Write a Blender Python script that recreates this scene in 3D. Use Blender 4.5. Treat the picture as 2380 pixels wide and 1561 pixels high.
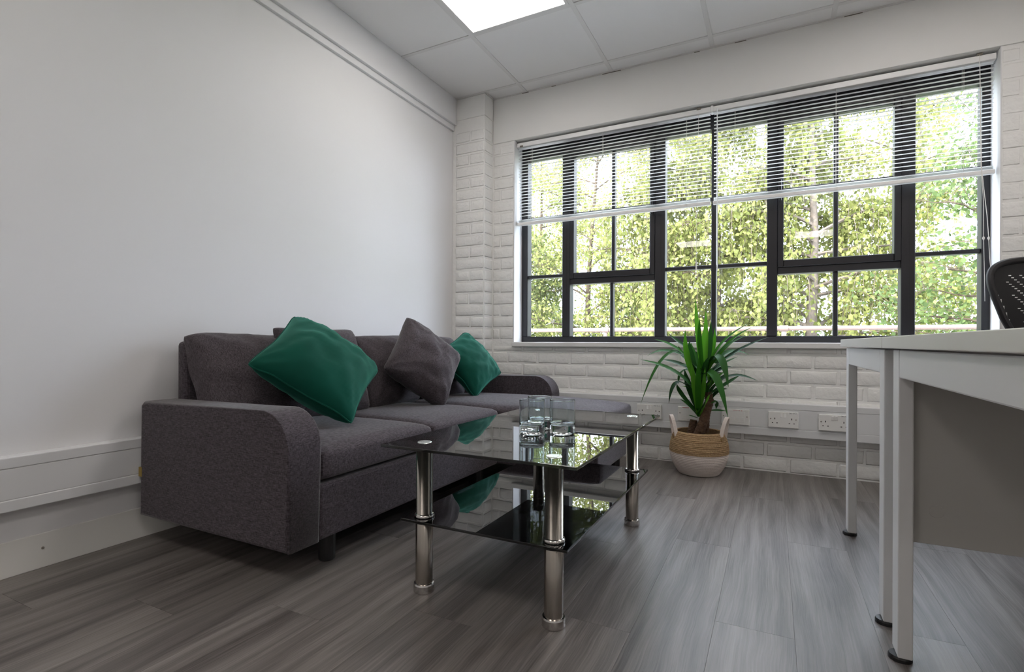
import bpy, bmesh, math, random
import numpy as np
from mathutils import Vector, Matrix, noise

for o in list(bpy.data.objects):
    bpy.data.objects.remove(o, do_unlink=True)
SC = bpy.context.scene
COL = SC.collection
random.seed(7)

# ------------------------------------------------------------------ camera
F_PX, YAW, ROLL, PPX, PPY, CAM_H = 1198.04, 0.4682, 0.0041, 1190.1, 796.75, 0.71
cam = bpy.data.cameras.new('camera')
cam.sensor_fit = 'HORIZONTAL'
cam.sensor_width = 36.0
cam.lens = F_PX / 2380 * 36.0
cam.shift_x = (1190.0 - PPX) / 2380
cam.shift_y = (PPY - 780.5) / 2380
cam.clip_start = 0.02
cam.clip_end = 300
cam_ob = bpy.data.objects.new('camera', cam)
COL.objects.link(cam_ob)
cR = Vector((math.cos(YAW), math.sin(YAW), 0))
cF = Vector((-math.sin(YAW), math.cos(YAW), 0))
cU = Vector((0, 0, 1))
ax = cR * math.cos(ROLL) + cU * math.sin(ROLL)
ay = cU * math.cos(ROLL) - cR * math.sin(ROLL)
az = -cF
M = Matrix((ax, ay, az)).transposed().to_4x4()
M.translation = Vector((0, 0, CAM_H))
cam_ob.matrix_world = M
SC.camera = cam_ob


def at(px, py, Y):
    """photo pixel -> point on the plane at distance Y (parallel to the window wall)"""
    d = ax * ((px - PPX) / F_PX) + ay * (-(py - PPY) / F_PX) + cF
    return Vector((0, 0, CAM_H)) + d * (Y / d.y)


# ------------------------------------------------------------------ light
world = bpy.data.worlds.new('sky')
SC.world = world
world.use_nodes = True
bg = world.node_tree.nodes['Background']
bg.inputs['Color'].default_value = (0.77, 0.86, 1.0, 1)
bg.inputs['Strength'].default_value = 13.0
sun = bpy.data.lights.new('sun', 'SUN')
sun.energy = 14
sun.angle = math.radians(6)
sun.color = (1.0, 0.94, 0.84)
sun_ob = bpy.data.objects.new('sun', sun)
COL.objects.link(sun_ob)
sun_ob.rotation_euler = Vector((0.45, 0.62, -0.72)).to_track_quat('-Z', 'Y').to_euler()
LAMP_STRENGTH = 9.0
SC.view_settings.view_transform = 'Standard'
SC.view_settings.look = 'None'
SC.view_settings.gamma = 1
SC.view_settings.use_curve_mapping = False
SC.view_settings.exposure = 0.13

# ------------------------------------------------------------------ materials
MATS = {}


def srgb(r, g, b):
    f = lambda c: (c / 255 / 12.92) if c / 255 <= 0.04045 else ((c / 255 + 0.055) / 1.055) ** 2.4
    return (f(r), f(g), f(b), 1)


def mat(name, col, rough=0.5, metal=0.0, spec=0.5, bump=None, var=None, sheen=0.0, coat=0.0, coord='Object'):
    m = bpy.data.materials.new(name)
    m.use_nodes = True
    nt = m.node_tree
    p = nt.nodes['Principled BSDF']
    p.inputs['Base Color'].default_value = col
    p.inputs['Roughness'].default_value = rough
    p.inputs['Metallic'].default_value = metal
    p.inputs['Specular IOR Level'].default_value = spec
    if sheen:
        p.inputs['Sheen Weight'].default_value = sheen
        p.inputs['Sheen Roughness'].default_value = 0.4
    if coat:
        p.inputs['Coat Weight'].default_value = coat
    tc = nt.nodes.new('ShaderNodeTexCoord')
    if coord == 'Position':
        tc = nt.nodes.new('ShaderNodeNewGeometry')
    if bump:
        scale, strength, dist = bump[:3]
        n = nt.nodes.new('ShaderNodeTexNoise')
        n.inputs['Scale'].default_value = scale
        n.inputs['Detail'].default_value = 5
        nt.links.new(tc.outputs[coord], n.inputs['Vector'])
        b = nt.nodes.new('ShaderNodeBump')
        b.inputs['Strength'].default_value = strength
        b.inputs['Distance'].default_value = dist
        nt.links.new(n.outputs['Fac'], b.inputs['Height'])
        nt.links.new(b.outputs['Normal'], p.inputs['Normal'])
    if var:
        scale, col2 = var
        n2 = nt.nodes.new('ShaderNodeTexNoise')
        n2.inputs['Scale'].default_value = scale
        n2.inputs['Detail'].default_value = 4
        nt.links.new(tc.outputs[coord], n2.inputs['Vector'])
        mx = nt.nodes.new('ShaderNodeMix')
        mx.data_type = 'RGBA'
        mx.inputs['A'].default_value = col
        mx.inputs['B'].default_value = col2
        nt.links.new(n2.outputs['Fac'], mx.inputs['Factor'])
        nt.links.new(mx.outputs['Result'], p.inputs['Base Color'])
    MATS[name] = m
    return m


def weave(name, c1, c2, scale=700, rough=0.95, sheen=0.25, flat=False):
    """woven cloth: fine warp and weft threads of two tones"""
    m = mat(name, c1, rough, 0, 0.2, sheen=sheen)
    nt = m.node_tree
    p = nt.nodes['Principled BSDF']
    tc = nt.nodes.new('ShaderNodeTexCoord')
    facs = []
    lo_ = scale * .12
    for s in (((scale, lo_, scale), (lo_, scale, scale)) if flat else ((scale, scale, lo_), (lo_, lo_, scale))):
        mp = nt.nodes.new('ShaderNodeMapping')
        mp.inputs['Scale'].default_value = s
        nt.links.new(tc.outputs['Object'], mp.inputs['Vector'])
        n = nt.nodes.new('ShaderNodeTexNoise')
        n.inputs['Scale'].default_value = 1
        n.inputs['Detail'].default_value = 2
        nt.links.new(mp.outputs['Vector'], n.inputs['Vector'])
        facs.append(n.outputs['Fac'])
    add = nt.nodes.new('ShaderNodeMath')
    add.operation = 'MULTIPLY'
    nt.links.new(facs[0], add.inputs[0])
    nt.links.new(facs[1], add.inputs[1])
    r = nt.nodes.new('ShaderNodeValToRGB')
    r.color_ramp.elements[0].position = 0.14
    r.color_ramp.elements[1].position = 0.38
    r.color_ramp.elements[0].color = c1
    r.color_ramp.elements[1].color = c2
    nt.links.new(add.outputs[0], r.inputs['Fac'])
    nt.links.new(r.outputs['Color'], p.inputs['Base Color'])
    b = nt.nodes.new('ShaderNodeBump')
    b.inputs['Strength'].default_value = 0.35
    b.inputs['Distance'].default_value = 0.001
    nt.links.new(add.outputs[0], b.inputs['Height'])
    nt.links.new(b.outputs['Normal'], p.inputs['Normal'])
    return m


def sheet_glass(name, tint, rough=0.0, refl=1.0, ior=1.5):
    """flat glass: tinted see-through plus fresnel mirror"""
    m = bpy.data.materials.new(name)
    m.use_nodes = True
    nt = m.node_tree
    nt.nodes.remove(nt.nodes['Principled BSDF'])
    out = nt.nodes['Material Output']
    t = nt.nodes.new('ShaderNodeBsdfTransparent')
    t.inputs['Color'].default_value = tint
    g = nt.nodes.new('ShaderNodeBsdfGlossy')
    g.inputs['Roughness'].default_value = rough
    g.inputs['Color'].default_value = (refl, refl, refl, 1)
    fr = nt.nodes.new('ShaderNodeFresnel')
    ge = nt.nodes.new('ShaderNodeNewGeometry')
    mi = nt.nodes.new('ShaderNodeMix')
    mi.inputs['A'].default_value = ior
    mi.inputs['B'].default_value = 1 / ior
    nt.links.new(ge.outputs['Backfacing'], mi.inputs['Factor'])
    nt.links.new(mi.outputs['Result'], fr.inputs['IOR'])
    mx = nt.nodes.new('ShaderNodeMixShader')
    nt.links.new(fr.outputs[0], mx.inputs[0])
    nt.links.new(t.outputs[0], mx.inputs[1])
    nt.links.new(g.outputs[0], mx.inputs[2])
    nt.links.new(mx.outputs[0], out.inputs['Surface'])
    MATS[name] = m
    return m


mat('wall_paint', (0.745, 0.745, 0.75, 1), 0.55, bump=(60, 0.06, 0.004), spec=0.3)
mat('brick_paint', (0.82, 0.82, 0.80, 1), 0.5, bump=(32, 0.6, 0.010), spec=0.35, coord='Position')
mat('rough_paint', (0.82, 0.82, 0.80, 1), 0.5, bump=(32, 0.5, 0.010), spec=0.35)
mat('lintel_paint', (0.80, 0.80, 0.78, 1), 0.55, bump=(9, 0.12, 0.02), spec=0.3)
mat('ceiling_tile', (0.80, 0.79, 0.78, 1), 0.9, bump=(220, 0.15, 0.002), spec=0.1)
mat('grid_metal', (0.70, 0.69, 0.675, 1), 0.5)
mat('grime', (0.22, 0.20, 0.17, 1), 0.9)
mat('trunk_plastic', (0.72, 0.73, 0.74, 1), 0.35)
mat('skirting_paint', (0.74, 0.735, 0.70, 1), 0.4, bump=(25, 0.08, 0.004))
mat('plate_plastic', (0.82, 0.82, 0.80, 1), 0.25)
mat('black_plastic', (0.012, 0.012, 0.013, 1), 0.4)
mat('frame_black', (0.016, 0.016, 0.02, 1), 0.38, spec=0.5)
mat('blind_white', (0.84, 0.84, 0.83, 1), 0.35)
mat('blind_grey', (0.55, 0.58, 0.58, 1), 0.35)
mat('cord_white', (0.8, 0.78, 0.74, 1), 0.8)
mat('cord_clear', (0.85, 0.87, 0.88, 1), 0.15)
mat('sill_white', (0.78, 0.78, 0.77, 1), 0.35)
mat('chrome', (0.62, 0.60, 0.58, 1), 0.12, 1.0)
mat('brushed_steel', (0.42, 0.385, 0.345, 1), 0.22, 1.0, bump=(300, 0.03, 0.001))
mat('disc_metal', (0.85, 0.9, 0.88, 1), 0.25, 0.8)
mat('desk_white', (0.66, 0.65, 0.62, 1), 0.38)
mat('desk_frame', (0.70, 0.70, 0.70, 1), 0.35)
mat('desk_panel_shaded', (0.42, 0.41, 0.385, 1), 0.5)  # white board with the shade under the desk top put into its colour
mat('chair_black', (0.018, 0.017, 0.018, 1), 0.5)
mat('chair_mesh', (0.008, 0.008, 0.009, 1), 0.7)
mat('jute', srgb(138, 112, 82), 0.95, bump=(160, 0.9, 0.006), var=(90, srgb(196, 168, 130)), spec=0.1)
mat('rope_white', srgb(222, 212, 205), 0.95, bump=(220, 0.4, 0.003), spec=0.1)
mat('soil', srgb(62, 46, 38), 1.0, bump=(90, 1.0, 0.01))
mat('bark', srgb(105, 80, 60), 0.95, bump=(70, 0.9, 0.01), var=(55, srgb(56, 40, 30)))
mat('wood_button', srgb(150, 122, 84), 0.6)
mat('label_cloth', srgb(150, 128, 70), 0.9)
mat('text_black', (0.02, 0.02, 0.02, 1), 0.7)
mat('text_red', (0.45, 0.06, 0.05, 1), 0.7)
mat('label_white', (0.86, 0.86, 0.85, 1), 0.5)
mat('rail_paint', srgb(112, 94, 86), 0.5)
mat('birch_bark', srgb(122, 110, 98), 0.9, bump=(20, 0.5, 0.03), var=(6, srgb(60, 52, 44)))
mat('dark_bark', srgb(76, 64, 50), 0.9, bump=(20, 0.6, 0.03))
mat('concrete', (0.42, 0.41, 0.39, 1), 0.9, bump=(10, 0.3, 0.02))
mat('ground_green', (0.12, 0.17, 0.05, 1), 1.0, bump=(3, 0.5, 0.05))
mat('outer_wall', (0.35, 0.2, 0.15, 1), 0.9)
mat('dry_flower', srgb(150, 142, 130), 0.9)
weave('sofa_cloth', srgb(46, 42, 45), srgb(97, 90, 96))
weave('cushion_cloth', srgb(48, 44, 46), srgb(100, 93, 98), flat=True)
mat('velvet', srgb(0, 60, 48), 0.75, sheen=0.35, spec=0.2, var=(7, srgb(2, 86, 70)))
MATS['velvet'].node_tree.nodes['Principled BSDF'].inputs['Sheen Tint'].default_value = (0.25, 0.9, 0.7, 1)
sheet_glass('window_glass', (0.98, 0.98, 0.985, 1), refl=0.9, ior=1.45)
sheet_glass('table_glass', (0.26, 0.27, 0.27, 1), refl=1.0, ior=1.55)
sheet_glass('shelf_glass', (0.22, 0.23, 0.24, 1), refl=1.0, ior=1.6)

# drinking glass
m = mat('tumbler_glass', (0.94, 0.985, 1, 1), 0.0)
p = m.node_tree.nodes['Principled BSDF']
p.inputs['Transmission Weight'].default_value = 1.0
p.inputs['IOR'].default_value = 1.46

# lamp diffuser
m = bpy.data.materials.new('lamp_diffuser')
m.use_nodes = True
p = m.node_tree.nodes['Principled BSDF']
p.inputs['Base Color'].default_value = (0.9, 0.9, 0.9, 1)
p.inputs['Emission Color'].default_value = (1.0, 0.93, 0.885, 1)
p.inputs['Emission Strength'].default_value = LAMP_STRENGTH
MATS['lamp_diffuser'] = m


def thin_white(name, col, transl):
    m = mat(name, col, 0.4)
    nt = m.node_tree
    t = nt.nodes.new('ShaderNodeBsdfTranslucent')
    t.inputs['Color'].default_value = col
    ms = nt.nodes.new('ShaderNodeMixShader')
    ms.inputs[0].default_value = transl
    nt.links.new(nt.nodes['Principled BSDF'].outputs[0], ms.inputs[1])
    nt.links.new(t.outputs[0], ms.inputs[2])
    nt.links.new(ms.outputs[0], nt.nodes['Material Output'].inputs['Surface'])


thin_white('slat_white', (0.86, 0.86, 0.85, 1), 0.25)


def leaf_mat(name, c1, c2, transl=0.45, rough=0.5):
    m = bpy.data.materials.new(name)
    m.use_nodes = True
    nt = m.node_tree
    p = nt.nodes['Principled BSDF']
    p.inputs['Roughness'].default_value = rough
    p.inputs['Specular IOR Level'].default_value = 0.18
    g = nt.nodes.new('ShaderNodeNewGeometry')
    mx = nt.nodes.new('ShaderNodeMix')
    mx.data_type = 'RGBA'
    mx.inputs['A'].default_value = c1
    mx.inputs['B'].default_value = c2
    nt.links.new(g.outputs['Random Per Island'], mx.inputs['Factor'])
    nt.links.new(mx.outputs['Result'], p.inputs['Base Color'])
    t = nt.nodes.new('ShaderNodeBsdfTranslucent')
    nt.links.new(mx.outputs['Result'], t.inputs['Color'])
    ms = nt.nodes.new('ShaderNodeMixShader')
    ms.inputs[0].default_value = transl
    nt.links.new(p.outputs[0], ms.inputs[1])
    nt.links.new(t.outputs[0], ms.inputs[2])
    nt.links.new(ms.outputs[0], nt.nodes['Material Output'].inputs['Surface'])
    MATS[name] = m
    return m


leaf_mat('birch_leaf', srgb(98, 106, 54), srgb(150, 152, 90))
leaf_mat('green_leaf', srgb(68, 86, 50), srgb(116, 132, 80))
leaf_mat('dark_leaf', srgb(56, 68, 34), srgb(98, 106, 58))
leaf_mat('yucca_young', srgb(38, 96, 16), srgb(88, 150, 40), 0.25, 0.5)
leaf_mat('yucca_old', srgb(18, 54, 22), srgb(52, 104, 42), 0.15, 0.5)
for _m in ('yucca_young', 'yucca_old'):
    _nt = MATS[_m].node_tree
    _oi = _nt.nodes.new('ShaderNodeObjectInfo')
    _mx = [n for n in _nt.nodes if n.bl_idname == 'ShaderNodeMix'][0]
    _nt.links.new(_oi.outputs['Random'], _mx.inputs['Factor'])

# wood-look vinyl plank
m = bpy.data.materials.new('plank_vinyl')
m.use_nodes = True
nt = m.node_tree
p = nt.nodes['Principled BSDF']
p.inputs['Specular IOR Level'].default_value = 0.45
tc = nt.nodes.new('ShaderNodeTexCoord')
oi = nt.nodes.new('ShaderNodeObjectInfo')
mul = nt.nodes.new('ShaderNodeMath'); mul.operation = 'MULTIPLY'; mul.inputs[1].default_value = 57.0
nt.links.new(oi.outputs['Random'], mul.inputs[0])
addv = nt.nodes.new('ShaderNodeVectorMath'); addv.operation = 'ADD'
nt.links.new(tc.outputs['Object'], addv.inputs[0])
nt.links.new(mul.outputs[0], addv.inputs[1])
warp = nt.nodes.new('ShaderNodeTexNoise'); warp.inputs['Scale'].default_value = 3.0; warp.inputs['Detail'].default_value = 2
nt.links.new(addv.outputs[0], warp.inputs['Vector'])
wsc = nt.nodes.new('ShaderNodeVectorMath'); wsc.operation = 'SCALE'; wsc.inputs['Scale'].default_value = 0.035
nt.links.new(warp.outputs['Color'], wsc.inputs[0])
add2 = nt.nodes.new('ShaderNodeVectorMath'); add2.operation = 'ADD'
nt.links.new(addv.outputs[0], add2.inputs[0]); nt.links.new(wsc.outputs[0], add2.inputs[1])


def stretched(sx, sy, detail, rough=0.6, dist=0.0):
    mp = nt.nodes.new('ShaderNodeMapping')
    mp.inputs['Scale'].default_value = (sx, sy, 1)
    nt.links.new(add2.outputs[0], mp.inputs['Vector'])
    n = nt.nodes.new('ShaderNodeTexNoise')
    n.inputs['Scale'].default_value = 1
    n.inputs['Detail'].default_value = detail
    n.inputs['Roughness'].default_value = rough
    n.inputs['Distortion'].default_value = dist
    nt.links.new(mp.outputs['Vector'], n.inputs['Vector'])
    return n.outputs['Fac']


broad = stretched(9, 0.8, 3, 0.55, 0.4)
fine = stretched(260, 4.0, 4, 0.75, 0.1)
wmp = nt.nodes.new('ShaderNodeMapping'); wmp.inputs['Scale'].default_value = (1, .10, 1)
nt.links.new(addv.outputs[0], wmp.inputs['Vector'])
wav = nt.nodes.new('ShaderNodeTexWave'); wav.wave_type = 'BANDS'; wav.bands_direction = 'X'
wav.inputs['Scale'].default_value = 5.0
wav.inputs['Distortion'].default_value = 14.0
wav.inputs['Detail'].default_value = 2.0
wav.inputs['Detail Scale'].default_value = 1.2
nt.links.new(wmp.outputs['Vector'], wav.inputs['Vector'])
mixw = nt.nodes.new('ShaderNodeMix'); mixw.inputs['Factor'].default_value = 0.14
nt.links.new(broad, mixw.inputs['A']); nt.links.new(wav.outputs['Fac'], mixw.inputs['B'])
mixg = nt.nodes.new('ShaderNodeMix'); mixg.inputs['Factor'].default_value = 0.48
nt.links.new(mixw.outputs['Result'], mixg.inputs['A']); nt.links.new(fine, mixg.inputs['B'])
rmp = nt.nodes.new('ShaderNodeValToRGB')
rmp.color_ramp.elements[0].position = 0.32; rmp.color_ramp.elements[1].position = 0.68
rmp.color_ramp.elements[0].color = srgb(58, 53, 50)
rmp.color_ramp.elements[1].color = srgb(142, 136, 132)
nt.links.new(mixg.outputs['Result'], rmp.inputs['Fac'])
hsv = nt.nodes.new('ShaderNodeHueSaturation')
vr = nt.nodes.new('ShaderNodeMapRange')
vr.inputs['To Min'].default_value = 0.92; vr.inputs['To Max'].default_value = 1.06
nt.links.new(oi.outputs['Random'], vr.inputs['Value'])
nt.links.new(vr.outputs[0], hsv.inputs['Value'])
nt.links.new(rmp.outputs['Color'], hsv.inputs['Color'])
nt.links.new(hsv.outputs['Color'], p.inputs['Base Color'])
rr = nt.nodes.new('ShaderNodeMapRange')
rr.inputs['To Min'].default_value = 0.30; rr.inputs['To Max'].default_value = 0.42
nt.links.new(fine, rr.inputs['Value']); nt.links.new(rr.outputs[0], p.inputs['Roughness'])
bp = nt.nodes.new('ShaderNodeBump'); bp.inputs['Strength'].default_value = 0.12; bp.inputs['Distance'].default_value = 0.002
nt.links.new(fine, bp.inputs['Height']); nt.links.new(bp.outputs['Normal'], p.inputs['Normal'])
MATS['plank_vinyl'] = m


# ------------------------------------------------------------------ helpers
def link(o, parent=None):
    COL.objects.link(o)
    if parent is not None:
        o.parent = parent
    return o


def obj(name, bm, material, parent=None, smooth=False, loc=None):
    """a bmesh (world or parent-local coordinates) becomes ONE mesh object"""
    me = bpy.data.meshes.new(name)
    bmesh.ops.recalc_face_normals(bm, faces=bm.faces)
    if material == 'tumbler_glass' and bm.calc_volume(signed=True) < 0:
        bmesh.ops.reverse_faces(bm, faces=bm.faces)
    bm.to_mesh(me)
    bm.free()
    me.materials.append(MATS[material])
    if smooth:
        me.polygons.foreach_set('use_smooth', [True] * len(me.polygons))
        me.set_sharp_from_angle(angle=math.radians(48))
    o = bpy.data.objects.new(name, me)
    if loc is not None:
        o.location = loc
    return link(o, parent)


def inst(name, src, parent=None, loc=(0, 0, 0), scale=(1, 1, 1), rz=0):
    o = bpy.data.objects.new(name, src.data)
    o.location = loc
    o.scale = scale
    o.rotation_euler = (0, 0, rz)
    return link(o, parent)


def tag(o, label, cat, group=None):
    o['label'] = label
    o['category'] = cat
    if group:
        o['group'] = group
    return o


def structure(o):
    o['kind'] = 'structure'
    return o


def thing(name, label, cat, loc=(0, 0, 0), group=None, rz=0):
    o = bpy.data.objects.new(name, None)
    o.location = loc
    o.rotation_euler = (0, 0, rz)
    link(o)
    return tag(o, label, cat, group)


def box(bm, x0, x1, y0, y1, z0, z1, bev=0.0, seg=2):
    r = bmesh.ops.create_cube(bm, size=1)
    vs = r['verts']
    bmesh.ops.scale(bm, vec=(x1 - x0, y1 - y0, z1 - z0), verts=vs)
    bmesh.ops.translate(bm, vec=((x0 + x1) / 2, (y0 + y1) / 2, (z0 + z1) / 2), verts=vs)
    if bev > 0:
        es = list({e for v in vs for e in v.link_edges})
        bmesh.ops.bevel(bm, geom=es, offset=bev, segments=seg, profile=0.5, affect='EDGES')
    return bm


def bx(*a, **k):
    return box(bmesh.new(), *a, **k)


def lathe(prof, seg=32, bm=None, cx=0, cy=0):
    """profile [(r,z)...] turned about the vertical axis"""
    bm = bm or bmesh.new()
    rings = []
    for r, z in prof:
        if r < 1e-6:
            rings.append([bm.verts.new((cx, cy, z))])
        else:
            rings.append([bm.verts.new((cx + r * math.cos(2 * math.pi * i / seg), cy + r * math.sin(2 * math.pi * i / seg), z)) for i in range(seg)])
    for a, b in zip(rings, rings[1:]):
        for i in range(seg):
            j = (i + 1) % seg
            if len(a) == 1 and len(b) == 1:
                continue
            if len(a) == 1:
                bm.faces.new((a[0], b[i], b[j]))
            elif len(b) == 1:
                bm.faces.new((a[i], a[j], b[0]))
            else:
                bm.faces.new((a[i], a[j], b[j], b[i]))
    return bm


def tube(pts, rad, seg=8, bm=None, closed=False, flat=None):
    """round (or flattened) tube along a list of points; rad scalar or list"""
    bm = bm or bmesh.new()
    pts = [Vector(p) for p in pts]
    n = len(pts)
    rads = rad if isinstance(rad, (list, tuple)) else [rad] * n
    rings = []
    prev = None
    for i, pnt in enumerate(pts):
        if closed:
            t = pts[(i + 1) % n] - pts[i - 1]
        else:
            t = pts[min(i + 1, n - 1)] - pts[max(i - 1, 0)]
        t.normalize()
        if prev is None:
            up = Vector((0, 0, 1)) if abs(t.z) < 0.9 else Vector((0, 1, 0))
            u = t.cross(up).normalized()
        else:
            u = (prev - t * prev.dot(t)).normalized()
        prev = u
        v = t.cross(u)
        ring = []
        for k in range(seg):
            a = 2 * math.pi * k / seg
            ring.append(bm.verts.new(pnt + u * (math.cos(a) * rads[i]) + v * (math.sin(a) * rads[i] * (flat or 1))))
        rings.append(ring)
    m_ = n if closed else n - 1
    for i in range(m_):
        a, b = rings[i], rings[(i + 1) % n]
        for k in range(seg):
            j = (k + 1) % seg
            bm.faces.new((a[k], a[j], b[j], b[k]))
    if not closed:
        bm.faces.new(rings[0])
        bm.faces.new(rings[-1])
    return bm


def prism(outline, axis, a0, a1, bm=None, bev=0.0, seg=2):
    """2-D outline extruded along an axis; outline coords are the other two axes in order"""
    bm = bm or bmesh.new()

    def P(u, v, w):
        return {'x': (w, u, v), 'y': (u, w, v), 'z': (u, v, w)}[axis]
    A = [bm.verts.new(P(u, v, a0)) for u, v in outline]
    B = [bm.verts.new(P(u, v, a1)) for u, v in outline]
    fa = bm.faces.new(A)
    fb = bm.faces.new(B[::-1])
    n = len(outline)
    for i in range(n):
        bm.faces.new((A[i], A[(i + 1) % n], B[(i + 1) % n], B[i]))
    if bev > 0:
        es = list(set(fa.edges) | set(fb.edges))
        bmesh.ops.bevel(bm, geom=es, offset=bev, segments=seg, profile=0.5, affect='EDGES')
    return bm


def text_mesh(name, body, size, material, parent, loc, rot):
    c = bpy.data.curves.new(name, 'FONT')
    c.body = body
    c.size = size
    c.align_x = 'CENTER'
    c.extrude = 0.0001
    tmp = bpy.data.objects.new(name + '_tmp', c)
    COL.objects.link(tmp)
    dg = bpy.context.evaluated_depsgraph_get()
    me = bpy.data.meshes.new_from_object(tmp.evaluated_get(dg))
    bpy.data.objects.remove(tmp, do_unlink=True)
    me.materials.clear()
    me.materials.append(MATS[material])
    o = bpy.data.objects.new(name, me)
    o.location = loc
    o.rotation_euler = rot
    return link(o, parent)


# ------------------------------------------------------------------ room shell
XL, XR, YB, YW, H = -2.047, 3.25, -3.70, 3.214, 2.4354
XU = -2.011                       # upper part of the left wall stands proud
WX0, WX1, WZ0, WZ1 = -1.612, 0.958, 0.700, 2.120   # window opening
YF = 3.335                        # inner face of the window frame
YO = 3.47                         # outer face of the wall

floor = structure(obj('floor', bx(XL - .15, XR + .15, YB - .15, YO, -0.20, -0.004), 'grime'))
# planks laid along the room, 0.18 x 1.22 m
pl = None
PW, PLEN = 0.18, 1.22
x = -0.31 - PW * 10
ci = 0
while x < XR:
    off = (ci * 0.437 * PLEN) % PLEN
    y = YB - off
    while y < YW:
        x0, x1 = max(x, XL), min(x + PW, XR)
        y0, y1 = max(y, YB), min(y + PLEN, YW)
        if x1 - x0 > 0.01 and y1 - y0 > 0.01:
            full = abs(x1 - x0 - PW) < 1e-4 and abs(y1 - y0 - PLEN) < 1e-4
            w, l = x1 - x0 - 0.0002, y1 - y0 - 0.0003
            if full and pl is not None:
                inst('plank', pl, floor, ((x0 + x1) / 2, (y0 + y1) / 2, 0))
            else:
                o = obj('plank', bx(-w / 2, w / 2, -l / 2, l / 2, -0.004, 0.0, bev=0.0003, seg=1), 'plank_vinyl', floor,
                        loc=((x0 + x1) / 2, (y0 + y1) / 2, 0))
                if full:
                    pl = o
        y += PLEN
    x += PW
    ci += 1

wl = structure(obj('wall_left', bx(XL - .15, XL, YB - .15, YO, -0.2, H + 0.25), 'wall_paint'))
t1 = structure(obj('trim_1', bx(XL - .002, -2.030, YB, 3.0939, 2.217, 2.2535, bev=0.002), 'wall_paint'))
t1['label'] = 'stepped strip running along the top of the left wall'
t2 = structure(obj('trim_2', bx(XL - .002, XU, YB, 3.0939, 2.2535, H + 0.02, bev=0.002), 'wall_paint'))
t2['label'] = 'boxed band of wall just under the ceiling'
bb = structure(obj('baseboard_left', bx(XL - .002, XL + 0.006, YB, 3.0939, 0.0, 0.108, bev=0.0015), 'skirting_paint'))
obj('nail_head', lathe([(0, 0), (0.004, 0), (0.003, 0.002), (0, 0.0025)], 10), 'grime', bb, loc=(XL + 0.006, 0.78, 0.062)).rotation_euler = (0, math.pi / 2, 0)

bm = bmesh.new()
box(bm, XL, WX0, YW, YO, -0.2, H + 0.25)
box(bm, WX1, XR + .15, YW, YO, -0.2, H + 0.25)
box(bm, WX0, WX1, YW, YO, -0.2, WZ0)
box(bm, WX0, WX1, YW, YO, WZ1, H + 0.25)
wall_b = structure(obj('wall_back', bm, 'rough_paint'))
lint = obj('lintel', bx(-1.776, XR, YW - 0.008, YW + .001, WZ1 + 0.0, H + .01, bev=0.003), 'lintel_paint', wall_b)
wall_r = structure(obj('wall_right', bx(XR, XR + .15, YB - .15, YO, -0.2, H + 0.25), 'wall_paint'))
wall_f = structure(obj('wall_rear', bx(XL, XR, YB - .15, YB, -0.2, H + 0.25), 'wall_paint'))
PX0, PX1, PY = XL, -1.784, 3.0939
pillar = structure(obj('wall_pillar', bx(PX0, PX1, PY, YW + .01, 0, H + .02, bev=0.004), 'rough_paint'))
obj('pillar_cap', bx(XU, PX1 + .006, PY - 0.006, YW, 2.285, H, bev=0.003), 'lintel_paint', pillar)

# painted bricks: a few irregular shapes shared by all
BR = []
for k in range(9):
    bm = bmesh.new()
    US = [-.5, -.465, -.25, 0, .25, .465, .5]
    VS = [-.5, -.41, 0, .41, .5]
    nx, nz = 6, 4
    g = [[None] * (nz + 1) for _ in range(nx + 1)]
    for i in range(nx + 1):
        for j in range(nz + 1):
            u, v = US[i], VS[j]
            e = i in (0, nx) or j in (0, nz)
            d = 0.0012 * noise.noise(Vector((u * 4 + k * 7, v * 4, k)))
            dep = (-0.0008 if e else 0.0026) + d * (0.2 if e else 0.8)
            uu = u + (0.02 * noise.noise(Vector((v * 3, k * 3.1, u * 5))) if e else 0)
            vv = v + (0.06 * noise.noise(Vector((u * 5, k * 1.7, 9 + v))) if e else 0)
            g[i][j] = bm.verts.new((uu, -dep, vv))
    for i in range(nx):
        for j in range(nz):
            bm.faces.new((g[i][j], g[i + 1][j], g[i + 1][j + 1], g[i][j + 1]))
    r = bmesh.ops.extrude_face_region(bm, geom=list(bm.faces))
    vs = [v for v in r['geom'] if isinstance(v, bmesh.types.BMVert)]
    for v in vs:
        v.co.y = 0.004
    me = bpy.data.meshes.new('brick')
    bmesh.ops.recalc_face_normals(bm, faces=bm.faces)
    bm.to_mesh(me)
    bm.free()
    me.materials.append(MATS['brick_paint'])
    me.polygons.foreach_set('use_smooth', [True] * len(me.polygons))
    BR.append(me)


def brick(parent, x0, x1, z0, z1, y, proud=1.0, rot=0.0):
    o = bpy.data.objects.new('brick', random.choice(BR))
    if rot:
        o.location = (y, (x0 + x1) / 2, (z0 + z1) / 2)
        o.rotation_euler = (0, 0, rot)
    else:
        o.location = ((x0 + x1) / 2, y, (z0 + z1) / 2)
    o.scale = (x1 - x0, proud, z1 - z0)
    link(o, parent)


CH, JT = 0.0815, 0.009


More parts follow.
